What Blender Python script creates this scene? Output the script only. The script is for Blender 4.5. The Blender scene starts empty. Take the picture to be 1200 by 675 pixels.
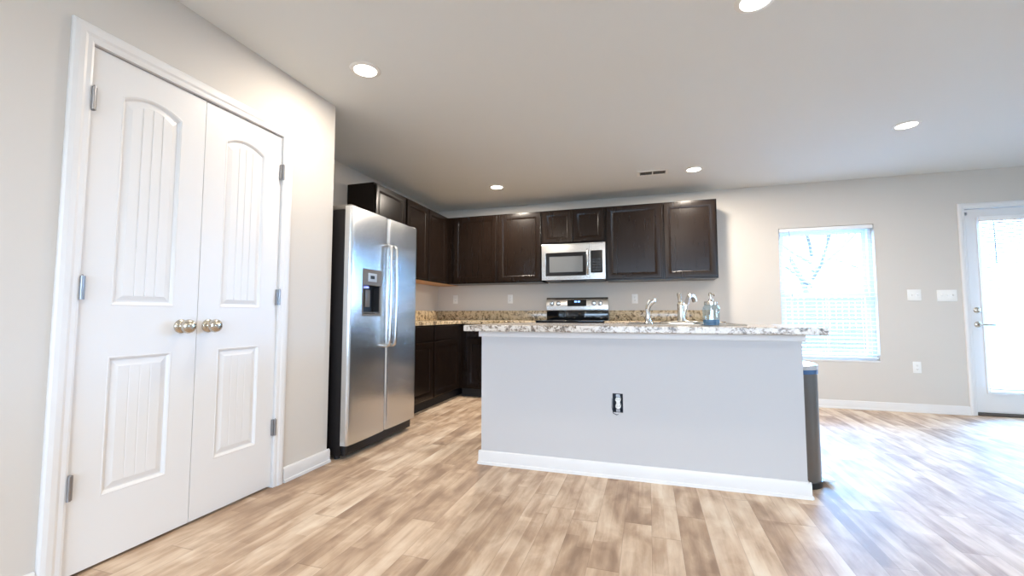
import bpy, bmesh, math, random
from mathutils import Vector, Matrix

random.seed(7)
scene = bpy.context.scene
COL = scene.collection
PI = math.pi

# ------------------------------------------------------------------ camera
cam_data = bpy.data.cameras.new('camera')
cam_data.sensor_width = 36.0
cam_data.lens = 36.0 * 508.075 / 1200.0
cam_data.clip_start = 0.02
cam = bpy.data.objects.new('camera', cam_data)
cam.location = (0.0, 0.0, 0.977)
cam.rotation_euler = (math.radians(90 + 3.631), 0.0, math.radians(17.303))
COL.objects.link(cam)
scene.camera = cam

# ------------------------------------------------------------------ exposure, world, daylight
scene.view_settings.view_transform = 'Standard'
scene.view_settings.look = 'None'
scene.view_settings.gamma = 1.0
scene.view_settings.use_curve_mapping = False
scene.view_settings.exposure = 0.22
scene.cycles.use_denoising = True
scene.cycles.max_bounces = 10
scene.cycles.diffuse_bounces = 6
scene.cycles.transparent_max_bounces = 12
scene.cycles.sample_clamp_indirect = 6.0

SKY = 16.5
SKY_GARDEN = 85.0
world = bpy.data.worlds.new('sky')
scene.world = world
world.use_nodes = True
wn = world.node_tree
wn.nodes.clear()
w_out = wn.nodes.new('ShaderNodeOutputWorld')
w_bg = wn.nodes.new('ShaderNodeBackground')
# overcast sky, brighter and bluer on the garden (+y) side
w_tc = wn.nodes.new('ShaderNodeTexCoord')
w_sep = wn.nodes.new('ShaderNodeSeparateXYZ')
wn.links.new(w_tc.outputs['Generated'], w_sep.inputs[0])
w_map = wn.nodes.new('ShaderNodeMapRange')
w_map.inputs['From Min'].default_value = 0.15
w_map.inputs['From Max'].default_value = 0.7
wn.links.new(w_sep.outputs['Y'], w_map.inputs['Value'])
w_mix = wn.nodes.new('ShaderNodeMix')
w_mix.data_type = 'RGBA'
w_mix.clamp_result = False
w_mix.inputs['A'].default_value = (0.58 * SKY, 0.77 * SKY, 1.0 * SKY, 1)
w_mix.inputs['B'].default_value = (0.22 * SKY_GARDEN, 0.53 * SKY_GARDEN, 1.0 * SKY_GARDEN, 1)
wn.links.new(w_map.outputs['Result'], w_mix.inputs['Factor'])
wn.links.new(w_mix.outputs['Result'], w_bg.inputs['Color'])
w_bg.inputs['Strength'].default_value = 1.0
wn.links.new(w_bg.outputs['Background'], w_out.inputs['Surface'])

LAMP_W = 16.0
LAMP_COL = (1.0, 0.89, 0.765)


def area(name, loc, rot, sx, sy, power, col, portal=False, spread=180):
    l = bpy.data.lights.new(name, 'AREA')
    l.shape = 'RECTANGLE'
    l.size, l.size_y = sx, sy
    l.energy = power
    l.color = col
    l.spread = math.radians(spread)
    if portal:
        l.cycles.is_portal = True
    o = bpy.data.objects.new(name, l)
    o.location = loc
    o.rotation_euler = rot
    COL.objects.link(o)
    return o


# room dimensions (metres; camera stands at x = y = 0)
YB = 5.474        # back wall
XP = -2.063       # pantry wall
XK = -2.785       # kitchen left wall
YC = 2.457        # pantry corner
H = 2.442
XR = 5.4
YF = -3.6
WT = 0.14
WX0, WX1, WZ0, WZ1 = 1.419, 2.304, 0.501, 1.946      # window
DX0, DX1, DZ = 3.062, 3.984, 2.052                   # patio door opening
FX0, FX1, FZ0, FZ1 = -1.2, 3.2, 0.6, 2.1
RY0, RY1, RZ0, RZ1 = 0.9, 1.9, 0.9, 2.05              # unseen side window, added to bring in daylight from the right           # picture window behind the camera

area('window_portal', ((WX0 + WX1) / 2, YB + 0.16, (WZ0 + WZ1) / 2), (-PI / 2, 0, 0), WX1 - WX0, WZ1 - WZ0, 1, (1, 1, 1), True)
area('door_portal', ((DX0 + DX1) / 2, YB + 0.16, DZ / 2), (-PI / 2, 0, 0), DX1 - DX0, DZ, 1, (1, 1, 1), True)
area('front_portal', ((FX0 + FX1) / 2, YF - 0.16, (FZ0 + FZ1) / 2), (PI / 2, 0, 0), FX1 - FX0, FZ1 - FZ0, 1, (1, 1, 1), True)

area('side_portal', (XR + 0.16, (RY0 + RY1) / 2, (RZ0 + RZ1) / 2), (0, PI / 2, 0), RZ1 - RZ0, RY1 - RY0, 1, (1, 1, 1), True)


# ------------------------------------------------------------------ materials
def new_mat(name):
    m = bpy.data.materials.new(name)
    m.use_nodes = True
    nt = m.node_tree
    b = nt.nodes['Principled BSDF']
    return m, nt, b


def rgba(c):
    return (c[0], c[1], c[2], 1.0)


def s2l(r, g, b):
    f = lambda v: ((v / 255 + 0.055) / 1.055) ** 2.4 if v > 10 else v / 255 / 12.92
    return (f(r), f(g), f(b))


def plain(name, col, rough=0.5, metal=0.0, bump=0.0, bscale=60.0, var=0.0, coat=0.0, spec=None, stretch=None):
    m, nt, b = new_mat(name)
    b.inputs['Base Color'].default_value = rgba(col)
    b.inputs['Roughness'].default_value = rough
    b.inputs['Metallic'].default_value = metal
    if coat:
        b.inputs['Coat Weight'].default_value = coat
        b.inputs['Coat Roughness'].default_value = 0.12
    if spec is not None:
        b.inputs['Specular IOR Level'].default_value = spec
    tc = nt.nodes.new('ShaderNodeTexCoord')
    mp = nt.nodes.new('ShaderNodeMapping')
    if stretch:
        mp.inputs['Scale'].default_value = stretch
    nt.links.new(tc.outputs['Object'], mp.inputs['Vector'])
    nz = nt.nodes.new('ShaderNodeTexNoise')
    nz.inputs['Scale'].default_value = bscale
    nz.inputs['Detail'].default_value = 3.0
    nt.links.new(mp.outputs['Vector'], nz.inputs['Vector'])
    if bump:
        bp = nt.nodes.new('ShaderNodeBump')
        bp.inputs['Strength'].default_value = bump
        bp.inputs['Distance'].default_value = 0.002
        nt.links.new(nz.outputs['Fac'], bp.inputs['Height'])
        nt.links.new(bp.outputs['Normal'], b.inputs['Normal'])
    if var:
        mx = nt.nodes.new('ShaderNodeMix')
        mx.data_type = 'RGBA'
        mx.inputs['A'].default_value = rgba([c * (1 - var) for c in col])
        mx.inputs['B'].default_value = rgba([min(1, c * (1 + var)) for c in col])
        nt.links.new(nz.outputs['Fac'], mx.inputs['Factor'])
        nt.links.new(mx.outputs['Result'], b.inputs['Base Color'])
    return m


def emit(name, col, strength):
    m, nt, b = new_mat(name)
    b.inputs['Base Color'].default_value = rgba(col)
    b.inputs['Emission Color'].default_value = rgba(col)
    b.inputs['Emission Strength'].default_value = strength
    return m


def ramp(nt, stops):
    r = nt.nodes.new('ShaderNodeValToRGB')
    els = r.color_ramp.elements
    while len(els) > 1:
        els.remove(els[-1])
    els[0].position = stops[0][0]
    els[0].color = rgba(stops[0][1])
    for p, c in stops[1:]:
        e = els.new(p)
        e.color = rgba(c)
    return r


def math_node(nt, op, a=None, b=None):
    n = nt.nodes.new('ShaderNodeMath')
    n.operation = op
    for i, v in enumerate((a, b)):
        if v is None:
            continue
        if isinstance(v, (int, float)):
            n.inputs[i].default_value = v
        else:
            nt.links.new(v, n.inputs[i])
    return n.outputs[0]


def floor_material():
    m, nt, b = new_mat('vinyl_planks')
    L = nt.links
    tc = nt.nodes.new('ShaderNodeTexCoord')
    sp = nt.nodes.new('ShaderNodeSeparateXYZ')
    L.new(tc.outputs['Object'], sp.inputs[0])
    X, Y = sp.outputs['X'], sp.outputs['Y']
    W = 0.122
    col = math_node(nt, 'DIVIDE', X, W)
    ci = math_node(nt, 'FLOOR', col)
    cf = math_node(nt, 'FRACT', col)
    wn1 = nt.nodes.new('ShaderNodeTexWhiteNoise')
    wn1.noise_dimensions = '1D'
    L.new(ci, wn1.inputs['W'])
    off = math_node(nt, 'MULTIPLY', wn1.outputs['Value'], 9.0)
    ys = math_node(nt, 'ADD', Y, off)
    row = math_node(nt, 'DIVIDE', ys, 1.22)
    ri = math_node(nt, 'FLOOR', row)
    rf = math_node(nt, 'FRACT', row)
    cell = nt.nodes.new('ShaderNodeCombineXYZ')
    L.new(ci, cell.inputs[0])
    L.new(ri, cell.inputs[1])
    wn2 = nt.nodes.new('ShaderNodeTexWhiteNoise')
    wn2.noise_dimensions = '3D'
    L.new(cell.outputs[0], wn2.inputs['Vector'])
    # half-width strips within a plank, each with its own tone and length
    col2 = math_node(nt, 'DIVIDE', X, W / 2)
    ci2 = math_node(nt, 'FLOOR', col2)
    wn3 = nt.nodes.new('ShaderNodeTexWhiteNoise')
    wn3.noise_dimensions = '1D'
    L.new(ci2, wn3.inputs['W'])
    row2 = math_node(nt, 'DIVIDE', math_node(nt, 'ADD', Y, math_node(nt, 'MULTIPLY', wn3.outputs['Value'], 3.1)), 0.72)
    ri2 = math_node(nt, 'FLOOR', row2)
    cell2 = nt.nodes.new('ShaderNodeCombineXYZ')
    L.new(ci2, cell2.inputs[0])
    L.new(ri2, cell2.inputs[1])
    cell2.inputs[2].default_value = 4.0
    wn4 = nt.nodes.new('ShaderNodeTexWhiteNoise')
    wn4.noise_dimensions = '3D'
    L.new(cell2.outputs[0], wn4.inputs['Vector'])
    # streaks along the plank, shifted per plank
    mp = nt.nodes.new('ShaderNodeMapping')
    mp.inputs['Scale'].default_value = (26.0, 2.2, 1.0)
    addv = nt.nodes.new('ShaderNodeVectorMath')
    addv.operation = 'ADD'
    L.new(tc.outputs['Object'], addv.inputs[0])
    sc = nt.nodes.new('ShaderNodeVectorMath')
    sc.operation = 'SCALE'
    sc.inputs['Scale'].default_value = 7.0
    L.new(wn2.outputs['Color'], sc.inputs[0])
    L.new(sc.outputs[0], addv.inputs[1])
    L.new(addv.outputs[0], mp.inputs['Vector'])
    st = nt.nodes.new('ShaderNodeTexNoise')
    st.inputs['Scale'].default_value = 1.0
    st.inputs['Detail'].default_value = 5.0
    st.inputs['Roughness'].default_value = 0.6
    L.new(mp.outputs[0], st.inputs['Vector'])
    # cloudy wear
    mp2 = nt.nodes.new('ShaderNodeMapping')
    mp2.inputs['Scale'].default_value = (9.0, 4.0, 1.0)
    L.new(addv.outputs[0], mp2.inputs['Vector'])
    bl = nt.nodes.new('ShaderNodeTexNoise')
    bl.inputs['Scale'].default_value = 1.0
    bl.inputs['Detail'].default_value = 4.0
    bl.inputs['Distortion'].default_value = 0.5
    L.new(mp2.outputs[0], bl.inputs['Vector'])
    t = math_node(nt, 'MULTIPLY', wn2.outputs['Value'], 0.24)
    t = math_node(nt, 'ADD', t, math_node(nt, 'MULTIPLY', wn4.outputs['Value'], 0.16))
    t = math_node(nt, 'ADD', t, math_node(nt, 'MULTIPLY', st.outputs['Fac'], 0.50))
    t = math_node(nt, 'ADD', t, math_node(nt, 'MULTIPLY', bl.outputs['Fac'], 0.85))
    t = math_node(nt, 'SUBTRACT', t, 0.47)
    rp = ramp(nt, [(0.15, s2l(146, 118, 94)), (0.34, s2l(180, 152, 125)), (0.50, s2l(206, 182, 156)),
                   (0.66, s2l(222, 204, 181)), (0.85, s2l(233, 220, 202))])
    L.new(t, rp.inputs['Fac'])
    # thin dark seams
    e1 = math_node(nt, 'LESS_THAN', cf, 0.014)
    e2 = math_node(nt, 'LESS_THAN', rf, 0.003)
    seam = math_node(nt, 'MULTIPLY', math_node(nt, 'MAXIMUM', e1, e2), 0.45)
    mx = nt.nodes.new('ShaderNodeMix')
    mx.data_type = 'RGBA'
    L.new(seam, mx.inputs['Factor'])
    L.new(rp.outputs['Color'], mx.inputs['A'])
    mx.inputs['B'].default_value = rgba(s2l(110, 80, 58))
    L.new(mx.outputs['Result'], b.inputs['Base Color'])
    b.inputs['Roughness'].default_value = 0.60
    b.inputs['Specular IOR Level'].default_value = 1.0
    bp = nt.nodes.new('ShaderNodeBump')
    bp.inputs['Strength'].default_value = 0.12
    bp.inputs['Distance'].default_value = 0.002
    L.new(st.outputs['Fac'], bp.inputs['Height'])
    L.new(bp.outputs['Normal'], b.inputs['Normal'])
    return m


def granite_material(name, cream, mid, dark):
    m, nt, b = new_mat(name)
    L = nt.links
    tc = nt.nodes.new('ShaderNodeTexCoord')
    n1 = nt.nodes.new('ShaderNodeTexNoise')
    n1.inputs['Scale'].default_value = 26.0
    n1.inputs['Detail'].default_value = 4.0
    n1.inputs['Roughness'].default_value = 0.62
    n1.inputs['Distortion'].default_value = 0.8
    L.new(tc.outputs['Object'], n1.inputs['Vector'])
    n2 = nt.nodes.new('ShaderNodeTexVoronoi')
    n2.inputs['Scale'].default_value = 130.0
    L.new(tc.outputs['Object'], n2.inputs['Vector'])
    s = nt.nodes.new('ShaderNodeSeparateColor')
    L.new(n2.outputs['Color'], s.inputs[0])
    t = math_node(nt, 'ADD', n1.outputs['Fac'], math_node(nt, 'MULTIPLY', math_node(nt, 'SUBTRACT', s.outputs[0], 0.5), 0.14))
    rp = ramp(nt, [(0.34, dark), (0.43, mid), (0.48, [0.5 * (a + c) for a, c in zip(mid, cream)]), (0.53, cream), (0.75, [min(1, c * 1.1) for c in cream])])
    L.new(t, rp.inputs['Fac'])
    L.new(rp.outputs['Color'], b.inputs['Base Color'])
    b.inputs['Roughness'].default_value = 0.18
    return m


def steel_material(name, col=(0.68, 0.69, 0.69), rough=0.27, wave=0.5, vertical=True, aniso=0.8):
    m, nt, b = new_mat(name)
    L = nt.links
    b.inputs['Base Color'].default_value = rgba(col)
    b.inputs['Metallic'].default_value = 1.0
    b.inputs['Roughness'].default_value = rough
    if aniso:
        b.inputs['Anisotropic'].default_value = aniso
        b.inputs['Anisotropic Rotation'].default_value = 0.0
        tg = nt.nodes.new('ShaderNodeTangent')
        tg.direction_type = 'RADIAL'
        tg.axis = 'Z'
        L.new(tg.outputs['Tangent'], b.inputs['Tangent'])
    tc = nt.nodes.new('ShaderNodeTexCoord')
    mp = nt.nodes.new('ShaderNodeMapping')
    mp.inputs['Scale'].default_value = (600, 600, 4) if vertical else (4, 4, 600)
    L.new(tc.outputs['Object'], mp.inputs['Vector'])
    n1 = nt.nodes.new('ShaderNodeTexNoise')
    n1.inputs['Scale'].default_value = 1.0
    L.new(mp.outputs[0], n1.inputs['Vector'])
    bp = nt.nodes.new('ShaderNodeBump')
    bp.inputs['Strength'].default_value = 0.05
    bp.inputs['Distance'].default_value = 0.0006
    L.new(n1.outputs['Fac'], bp.inputs['Height'])
    n2 = nt.nodes.new('ShaderNodeTexNoise')
    n2.inputs['Scale'].default_value = 3.2
    n2.inputs['Detail'].default_value = 0.0
    L.new(tc.outputs['Object'], n2.inputs['Vector'])
    bp2 = nt.nodes.new('ShaderNodeBump')
    bp2.inputs['Strength'].default_value = wave
    bp2.inputs['Distance'].default_value = 0.02
    L.new(n2.outputs['Fac'], bp2.inputs['Height'])
    L.new(bp.outputs['Normal'], bp2.inputs['Normal'])
    L.new(bp2.outputs['Normal'], b.inputs['Normal'])
    return m


def glass_material(name, tint, refl=0.07):
    m = bpy.data.materials.new(name)
    m.use_nodes = True
    nt = m.node_tree
    nt.nodes.clear()
    o = nt.nodes.new('ShaderNodeOutputMaterial')
    mx = nt.nodes.new('ShaderNodeMixShader')
    tr = nt.nodes.new('ShaderNodeBsdfTransparent')
    tr.inputs[0].default_value = rgba(tint)
    gl = nt.nodes.new('ShaderNodeBsdfGlossy')
    gl.inputs['Roughness'].default_value = 0.02
    mx.inputs[0].default_value = refl
    nt.links.new(tr.outputs[0], mx.inputs[1])
    nt.links.new(gl.outputs[0], mx.inputs[2])
    nt.links.new(mx.outputs[0], o.inputs[0])
    return m


MAT = {}
MAT['wall'] = plain('greige_wall_paint', (0.63, 0.59, 0.54), 0.75, bump=0.06, bscale=260)
MAT['island'] = plain('daylit_wall_paint', (0.56, 0.55, 0.55), 0.7, bump=0.06, bscale=260)  # wall greige with cool daylight mixed into the colour
MAT['ceiling'] = plain('ceiling_paint', (0.75, 0.765, 0.755), 0.85, bump=0.05, bscale=200)
MAT['white'] = plain('white_trim_paint', (0.75, 0.735, 0.72), 0.38, bump=0.02, bscale=120)
MAT['floor'] = floor_material()
MAT['granite_island'] = granite_material('pale_granite', (0.60, 0.55, 0.49), (0.32, 0.26, 0.205), (0.12, 0.10, 0.085))
MAT['granite_back'] = granite_material('warm_lit_granite', (0.62, 0.48, 0.30), (0.34, 0.24, 0.13), (0.09, 0.065, 0.045))  # same stone as the island, warm lamp light put into its colour
MAT['espresso'] = plain('espresso_wood', (0.011, 0.0065, 0.0045), 0.24, bump=0.05, bscale=40, var=0.25, stretch=(1, 1, 0.08), spec=0.25)
MAT['raw_wood'] = plain('raw_tan_wood', (0.50, 0.28, 0.13), 0.5, var=0.2, bscale=30)
MAT['toe'] = plain('black_toe_kick', (0.008, 0.007, 0.007), 0.6)
MAT['steel'] = steel_material('brushed_steel')
MAT['steel_plain'] = steel_material('satin_steel', (0.62, 0.61, 0.59), 0.22, 0.05, False, 0)
MAT['steel_dark'] = steel_material('can_steel', (0.20, 0.195, 0.19), 0.32, 0.05, True, 0)
MAT['nickel'] = plain('satin_nickel', (0.58, 0.53, 0.45), 0.22, 1.0)
MAT['chrome'] = plain('chrome', (0.78, 0.77, 0.75), 0.10, 1.0)
MAT['hinge'] = plain('hinge_steel', (0.34, 0.34, 0.35), 0.35, 1.0)
MAT['fridge_side'] = plain('dark_fridge_side', (0.012, 0.010, 0.010), 0.45, bump=0.08, bscale=400, spec=0.25)
MAT['black'] = plain('black_plastic', (0.012, 0.012, 0.013), 0.35)
MAT['black_glass'] = plain('black_glass', (0.008, 0.009, 0.011), 0.06, spec=0.6)
MAT['mw_window'] = plain('microwave_window', (0.16, 0.17, 0.175), 0.25)
MAT['plastic'] = plain('white_plastic', (0.84, 0.83, 0.80), 0.32)
MAT['slot'] = plain('dark_slot', (0.05, 0.05, 0.05), 0.5)
MAT['box'] = plain('blue_black_box', (0.012, 0.016, 0.03), 0.5)
MAT['panelgrey'] = plain('warm_grey_plastic', (0.17, 0.15, 0.13), 0.35)
MAT['lcd'] = plain('pale_lcd', (0.45, 0.5, 0.55), 0.3)
MAT['blind'] = plain('white_blind', (0.86, 0.87, 0.88), 0.45)
MAT['cord'] = plain('grey_wand', (0.35, 0.36, 0.45), 0.4)
MAT['vinyl'] = plain('window_vinyl', (0.80, 0.82, 0.84), 0.4)
MAT['pane'] = glass_material('window_glass', (0.97, 0.985, 1.0))
MAT['jar'] = glass_material('clear_jar_glass', (0.90, 0.95, 0.97), 0.12)
MAT['soap'] = plain('blue_soap', (0.003, 0.16, 0.33), 0.08)
MAT['lamp'] = emit('lamp_lens', (1.0, 0.93, 0.82), 9.0)
MAT['led'] = emit('blue_clock_led', (0.25, 0.5, 1.0), 3.0)
MAT['iceled'] = emit('dispenser_led', (0.3, 0.35, 1.0), 1.5)
MAT['lidblue'] = plain('blue_grey_rim', (0.10, 0.19, 0.36), 0.25, 0.6)
MAT['lid'] = plain('brushed_lid', (0.70, 0.72, 0.75), 0.25, 0.9)
MAT['threshold'] = plain('bronze_threshold', (0.10, 0.085, 0.075), 0.4, 0.6)
MAT['lawn'] = plain('lawn', (0.10, 0.10, 0.08), 0.9, var=0.3, bscale=4)
MAT['fence'] = plain('weathered_fence', (0.12, 0.12, 0.125), 0.8, var=0.2, bscale=8, stretch=(4, 4, 0.4))
MAT['bark'] = plain('grey_bark', (0.12, 0.115, 0.11), 0.9, var=0.3, bscale=14)
MAT['brick'] = plain('concrete_step', (0.5, 0.5, 0.49), 0.9, var=0.1, bscale=20)


# ------------------------------------------------------------------ mesh helpers
class Mesh:
    def __init__(self):
        self.bm = bmesh.new()

    def box(self, x0, y0, z0, x1, y1, z1, bevel=0.0, seg=2):
        t = bmesh.new()
        bmesh.ops.create_cube(t, size=1.0)
        for v in t.verts:
            v.co = Vector(((x0 + x1) / 2 + v.co.x * (x1 - x0), (y0 + y1) / 2 + v.co.y * (y1 - y0), (z0 + z1) / 2 + v.co.z * (z1 - z0)))
        if bevel:
            bmesh.ops.bevel(t, geom=list(t.edges), offset=bevel, segments=seg, affect='EDGES', profile=0.5)
        self.merge(t)
        return self

    def merge(self, t):
        me = bpy.data.meshes.new('tmp')
        t.to_mesh(me)
        t.free()
        self.bm.from_mesh(me)
        bpy.data.meshes.remove(me)

    def loops(self, loops, close=True, cap0=False, cap1=False):
        rows = [[self.bm.verts.new(p) for p in lp] for lp in loops]
        n = len(rows[0])
        for a, b in zip(rows[:-1], rows[1:]):
            for i in range(n if close else n - 1):
                j = (i + 1) % n
                try:
                    self.bm.faces.new((a[i], a[j], b[j], b[i]))
                except ValueError:
                    pass
        if cap0:
            self.bm.faces.new(list(reversed(rows[0])))
        if cap1:
            self.bm.faces.new(rows[-1])
        return self

    def face(self, pts):
        self.bm.faces.new([self.bm.verts.new(p) for p in pts])
        return self

    def cyl(self, p0, p1, r0, r1=None, n=24):
        r1 = r0 if r1 is None else r1
        p0, p1 = Vector(p0), Vector(p1)
        d = (p1 - p0).normalized()
        a = d.orthogonal().normalized()
        b = d.cross(a)
        ring = lambda p, r: [p + (a * math.cos(2 * PI * i / n) + b * math.sin(2 * PI * i / n)) * r for i in range(n)]
        return self.loops([ring(p0, r0), ring(p1, r1)], True, True, True)

    def lathe(self, c, prof, n=32, axis='z', sx=1.0, sy=1.0, cap=True):
        c = Vector(c)
        lps = []
        for r, h in prof:
            r = max(r, 1e-4)
            lp = []
            for i in range(n):
                a = 2 * PI * i / n
                u, v = r * math.cos(a) * sx, r * math.sin(a) * sy
                lp.append(c + (Vector((u, v, h)) if axis == 'z' else Vector((h, u, v)) if axis == 'x' else Vector((v, -h, u))))
            lps.append(lp)
        return self.loops(lps, True, cap, cap)

    def tube(self, pts, rad, n=14):
        pts = [Vector(p) for p in pts]
        if isinstance(rad, (int, float)):
            rad = [rad] * len(pts)
        lps = []
        prev = None
        for i, p in enumerate(pts):
            d = (pts[min(i + 1, len(pts) - 1)] - pts[max(i - 1, 0)]).normalized()
            a = d.orthogonal().normalized() if prev is None else (prev - d * prev.dot(d)).normalized()
            prev = a
            b = d.cross(a)
            lps.append([p + (a * math.cos(2 * PI * k / n) + b * math.sin(2 * PI * k / n)) * rad[i] for k in range(n)])
        return self.loops(lps, True, True, True)

    def prism(self, poly, z0, z1):
        return self.loops([[(x, y, z0) for x, y in poly], [(x, y, z1) for x, y in poly]], True, True, True)

    def ring(self, F, o, hole, c0, c1):
        """rectangular slab o=(a0,b0,a1,b1) with a rectangular hole, c0..c1 deep"""
        def q(r, c):
            a0, b0, a1, b1 = r
            return [F(a0, b0, c), F(a1, b0, c), F(a1, b1, c), F(a0, b1, c)]
        return self.loops([q(hole, c0), q(o, c0), q(o, c1), q(hole, c1), q(hole, c0)])

    def build(self, name, mat, parent=None, smooth=30, bevel=0.0, bseg=3):
        bmesh.ops.remove_doubles(self.bm, verts=list(self.bm.verts), dist=1e-6)
        bmesh.ops.recalc_face_normals(self.bm, faces=list(self.bm.faces))
        if parent is not None:
            bmesh.ops.translate(self.bm, verts=list(self.bm.verts), vec=-world_loc(parent))
        me = bpy.data.meshes.new(name)
        self.bm.to_mesh(me)
        self.bm.free()
        me.materials.append(MAT[mat])
        if smooth:
            me.shade_smooth()
            me.set_sharp_from_angle(angle=math.radians(smooth))
        o = bpy.data.objects.new(name, me)
        COL.objects.link(o)
        if parent is not None:
            o.parent = parent
        if bevel:
            bv = o.modifiers.new('bevel', 'BEVEL')
            bv.width = bevel
            bv.segments = bseg
            bv.limit_method = 'ANGLE'
            bv.angle_limit = math.radians(50)
        return o


def world_loc(o):
    v = Vector((0, 0, 0))
    while o is not None:
        v += o.location
        o = o.parent
    return v


def tag(o, label, cat, group=None, kind=None):
    o['label'] = label
    o['category'] = cat
    if group:
        o['group'] = group
    if kind:
        o['kind'] = kind
    return o


def thing(name, label, cat, loc=(0, 0, 0), group=None, kind=None):
    o = bpy.data.objects.new(name, None)
    o.empty_display_size = 0.05
    COL.objects.link(o)
    o.location = loc
    return tag(o, label, cat, group, kind)


def copy_tree(o, parent=None):
    c = o.copy()
    COL.objects.link(c)
    if parent is not None:
        c.parent = parent
    for ch in list(o.children):
        copy_tree(ch, c)
    return c


def frame(o, u, n):
    """local (a along u, b up, c along n) to world"""
    o, u, n = Vector(o), Vector(u), Vector(n)
    up = Vector((0, 0, 1))
    return lambda a, b, c=0.0: o + u * a + up * b + n * c


def rect(F, a0, b0, a1, b1, c):
    return [F(a0, b0, c), F(a1, b0, c), F(a1, b1, c), F(a0, b1, c)]


def panel_front(m, F, a0, b0, a1, b1, t, stile=0.057):
    """a framed cabinet front with a recessed flat panel and a moulded inner edge"""
    L = []
    for i, c in ((0, 0), (0, t - 0.004), (0.004, t), (stile - 0.008, t), (stile - 0.002, t - 0.003), (stile + 0.006, t - 0.004), (stile + 0.014, t - 0.010)):
        L.append(rect(F, a0 + i, b0 + i, a1 - i, b1 - i, c))
    m.loops(L, True, True, True)
    return m


def struct(o, label, cat):
    return tag(o, label, cat, None, 'structure')


# ------------------------------------------------------------------ room shell
m = Mesh().box(XK - 0.2, YF - 0.2, -0.1, XR + 0.2, YB + 0.14, 0.0)
struct(m.build('floor', 'floor', None, 0), 'blotchy tan wood-look vinyl plank floor across the whole room', 'floor')
m = Mesh().box(XK - 0.2, YF - 0.2, H, XR + 0.2, YB + 0.2, H + 0.1)
struct(m.build('ceiling', 'ceiling', None, 0), 'flat pale grey painted ceiling dotted with recessed lights', 'ceiling')

# back wall with window and door openings
m = Mesh()
y0, y1 = YB, YB + WT
m.box(XK - 0.2, y0, 0, WX0, y1, H)
m.box(WX0, y0, 0, WX1, y1, WZ0)
m.box(WX0, y0, WZ1, WX1, y1, H)
m.box(WX1, y0, 0, DX0, y1, H)
m.box(DX0, y0, DZ, DX1, y1, H)
m.box(DX1, y0, 0, XR + 0.2, y1, H)
struct(m.build('wall_back', 'wall', None, 0), 'greige back wall behind the kitchen counters and window', 'wall')
# pantry wall with the double door opening
PY0, PY1, PZ = 1.076, 2.014, 2.046
m = Mesh()
x0, x1 = XP - 0.115, XP
m.box(x0, YF, 0, x1, PY0, H)
m.box(x0, PY0, PZ, x1, PY1, H)
m.box(x0, PY1, 0, x1, YC, H)
m.box(XK, YC - 0.115, 0, x0, YC, H)
struct(m.build('wall_left', 'wall', None, 0), 'greige pantry wall with white double doors, ending at the fridge alcove', 'wall')
m = Mesh().box(XK - 0.2, YF, 0, XK, YB, H)
struct(m.build('wall_left_kitchen', 'wall', None, 0), 'greige kitchen side wall behind the refrigerator', 'wall')
m = Mesh()
m.box(XR, YF, 0, XR + WT, RY0, H)
m.box(XR, RY1, 0, XR + WT, YB, H)
m.box(XR, RY0, 0, XR + WT, RY1, RZ0)
m.box(XR, RY0, RZ1, XR + WT, RY1, H)
struct(m.build('wall_right', 'wall', None, 0), 'greige wall on the far right of the room, outside the picture', 'wall')
m = Mesh()
m.box(XK, YF - WT, 0, FX0, YF, H)
m.box(FX1, YF - WT, 0, XR, YF, H)
m.box(FX0, YF - WT, 0, FX1, YF, FZ0)
m.box(FX0, YF - WT, FZ1, FX1, YF, H)
struct(m.build('wall_front', 'wall', None, 0), 'greige wall behind the camera with a wide window', 'wall')


def base_prism(m, p0, p1, nrm, h=0.086, shoe=True):
    """baseboard with eased top and a shoe strip, from p0 to p1 (x, y) with outward normal nrm"""
    prof = [(0, 0), (0.024, 0), (0.022, 0.014), (0.0145, 0.018), (0.0145, h - 0.014), (0.011, h - 0.004), (0.006, h), (0, h)]
    n = Vector((nrm[0], nrm[1], 0))
    lp = []
    for p in (p0, p1):
        b = Vector((p[0], p[1], 0))
        lp.append([b + n * c + Vector((0, 0, z)) for c, z in prof])
    m.loops(lp, True, True, True)
    return m


g = 0.0006
m = base_prism(Mesh(), (0.78, YB - g), (3.010, YB - g), (0, -1))
struct(m.build('baseboard_back', 'white'), 'white baseboard along the back wall under the window', 'baseboard')
m = base_prism(Mesh(), (XP + g, 2.086), (XP + g, YC + 0.016), (1, 0))
base_prism(m, (XP + 0.016, YC + g), (XP - 0.10, YC + g), (0, 1))
struct(m.build('baseboard_left', 'white'), 'short white baseboard between the pantry doors and the fridge', 'baseboard')
m = base_prism(Mesh(), (XP + g, YF), (XP + g, 1.004), (1, 0))
struct(m.build('baseboard_left_front', 'white'), 'white baseboard on the pantry wall on the near side of the doors', 'baseboard')


def casing(m, F, a0, a1, h, prof, b0=0.0):
    for i in range(len(prof)):
        pass
    st = []
    for k in range(4):
        lp = []
        for d, c in prof:
            a = (a0 - d) if k < 2 else (a1 + d)
            b = b0 if k in (0, 3) else h + d
            lp.append(F(a, b, c))
        st.append(lp)
    m.loops(st, True, True, True)
    return m


CAS = [(0, 0), (0, 0.010), (0.008, 0.0125), (0.022, 0.0125), (0.032, 0.017), (0.050, 0.019), (0.064, 0.016), (0.070, 0.010), (0.070, 0)]
CAS2 = [(d * 0.8, c) for d, c in CAS]
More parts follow.
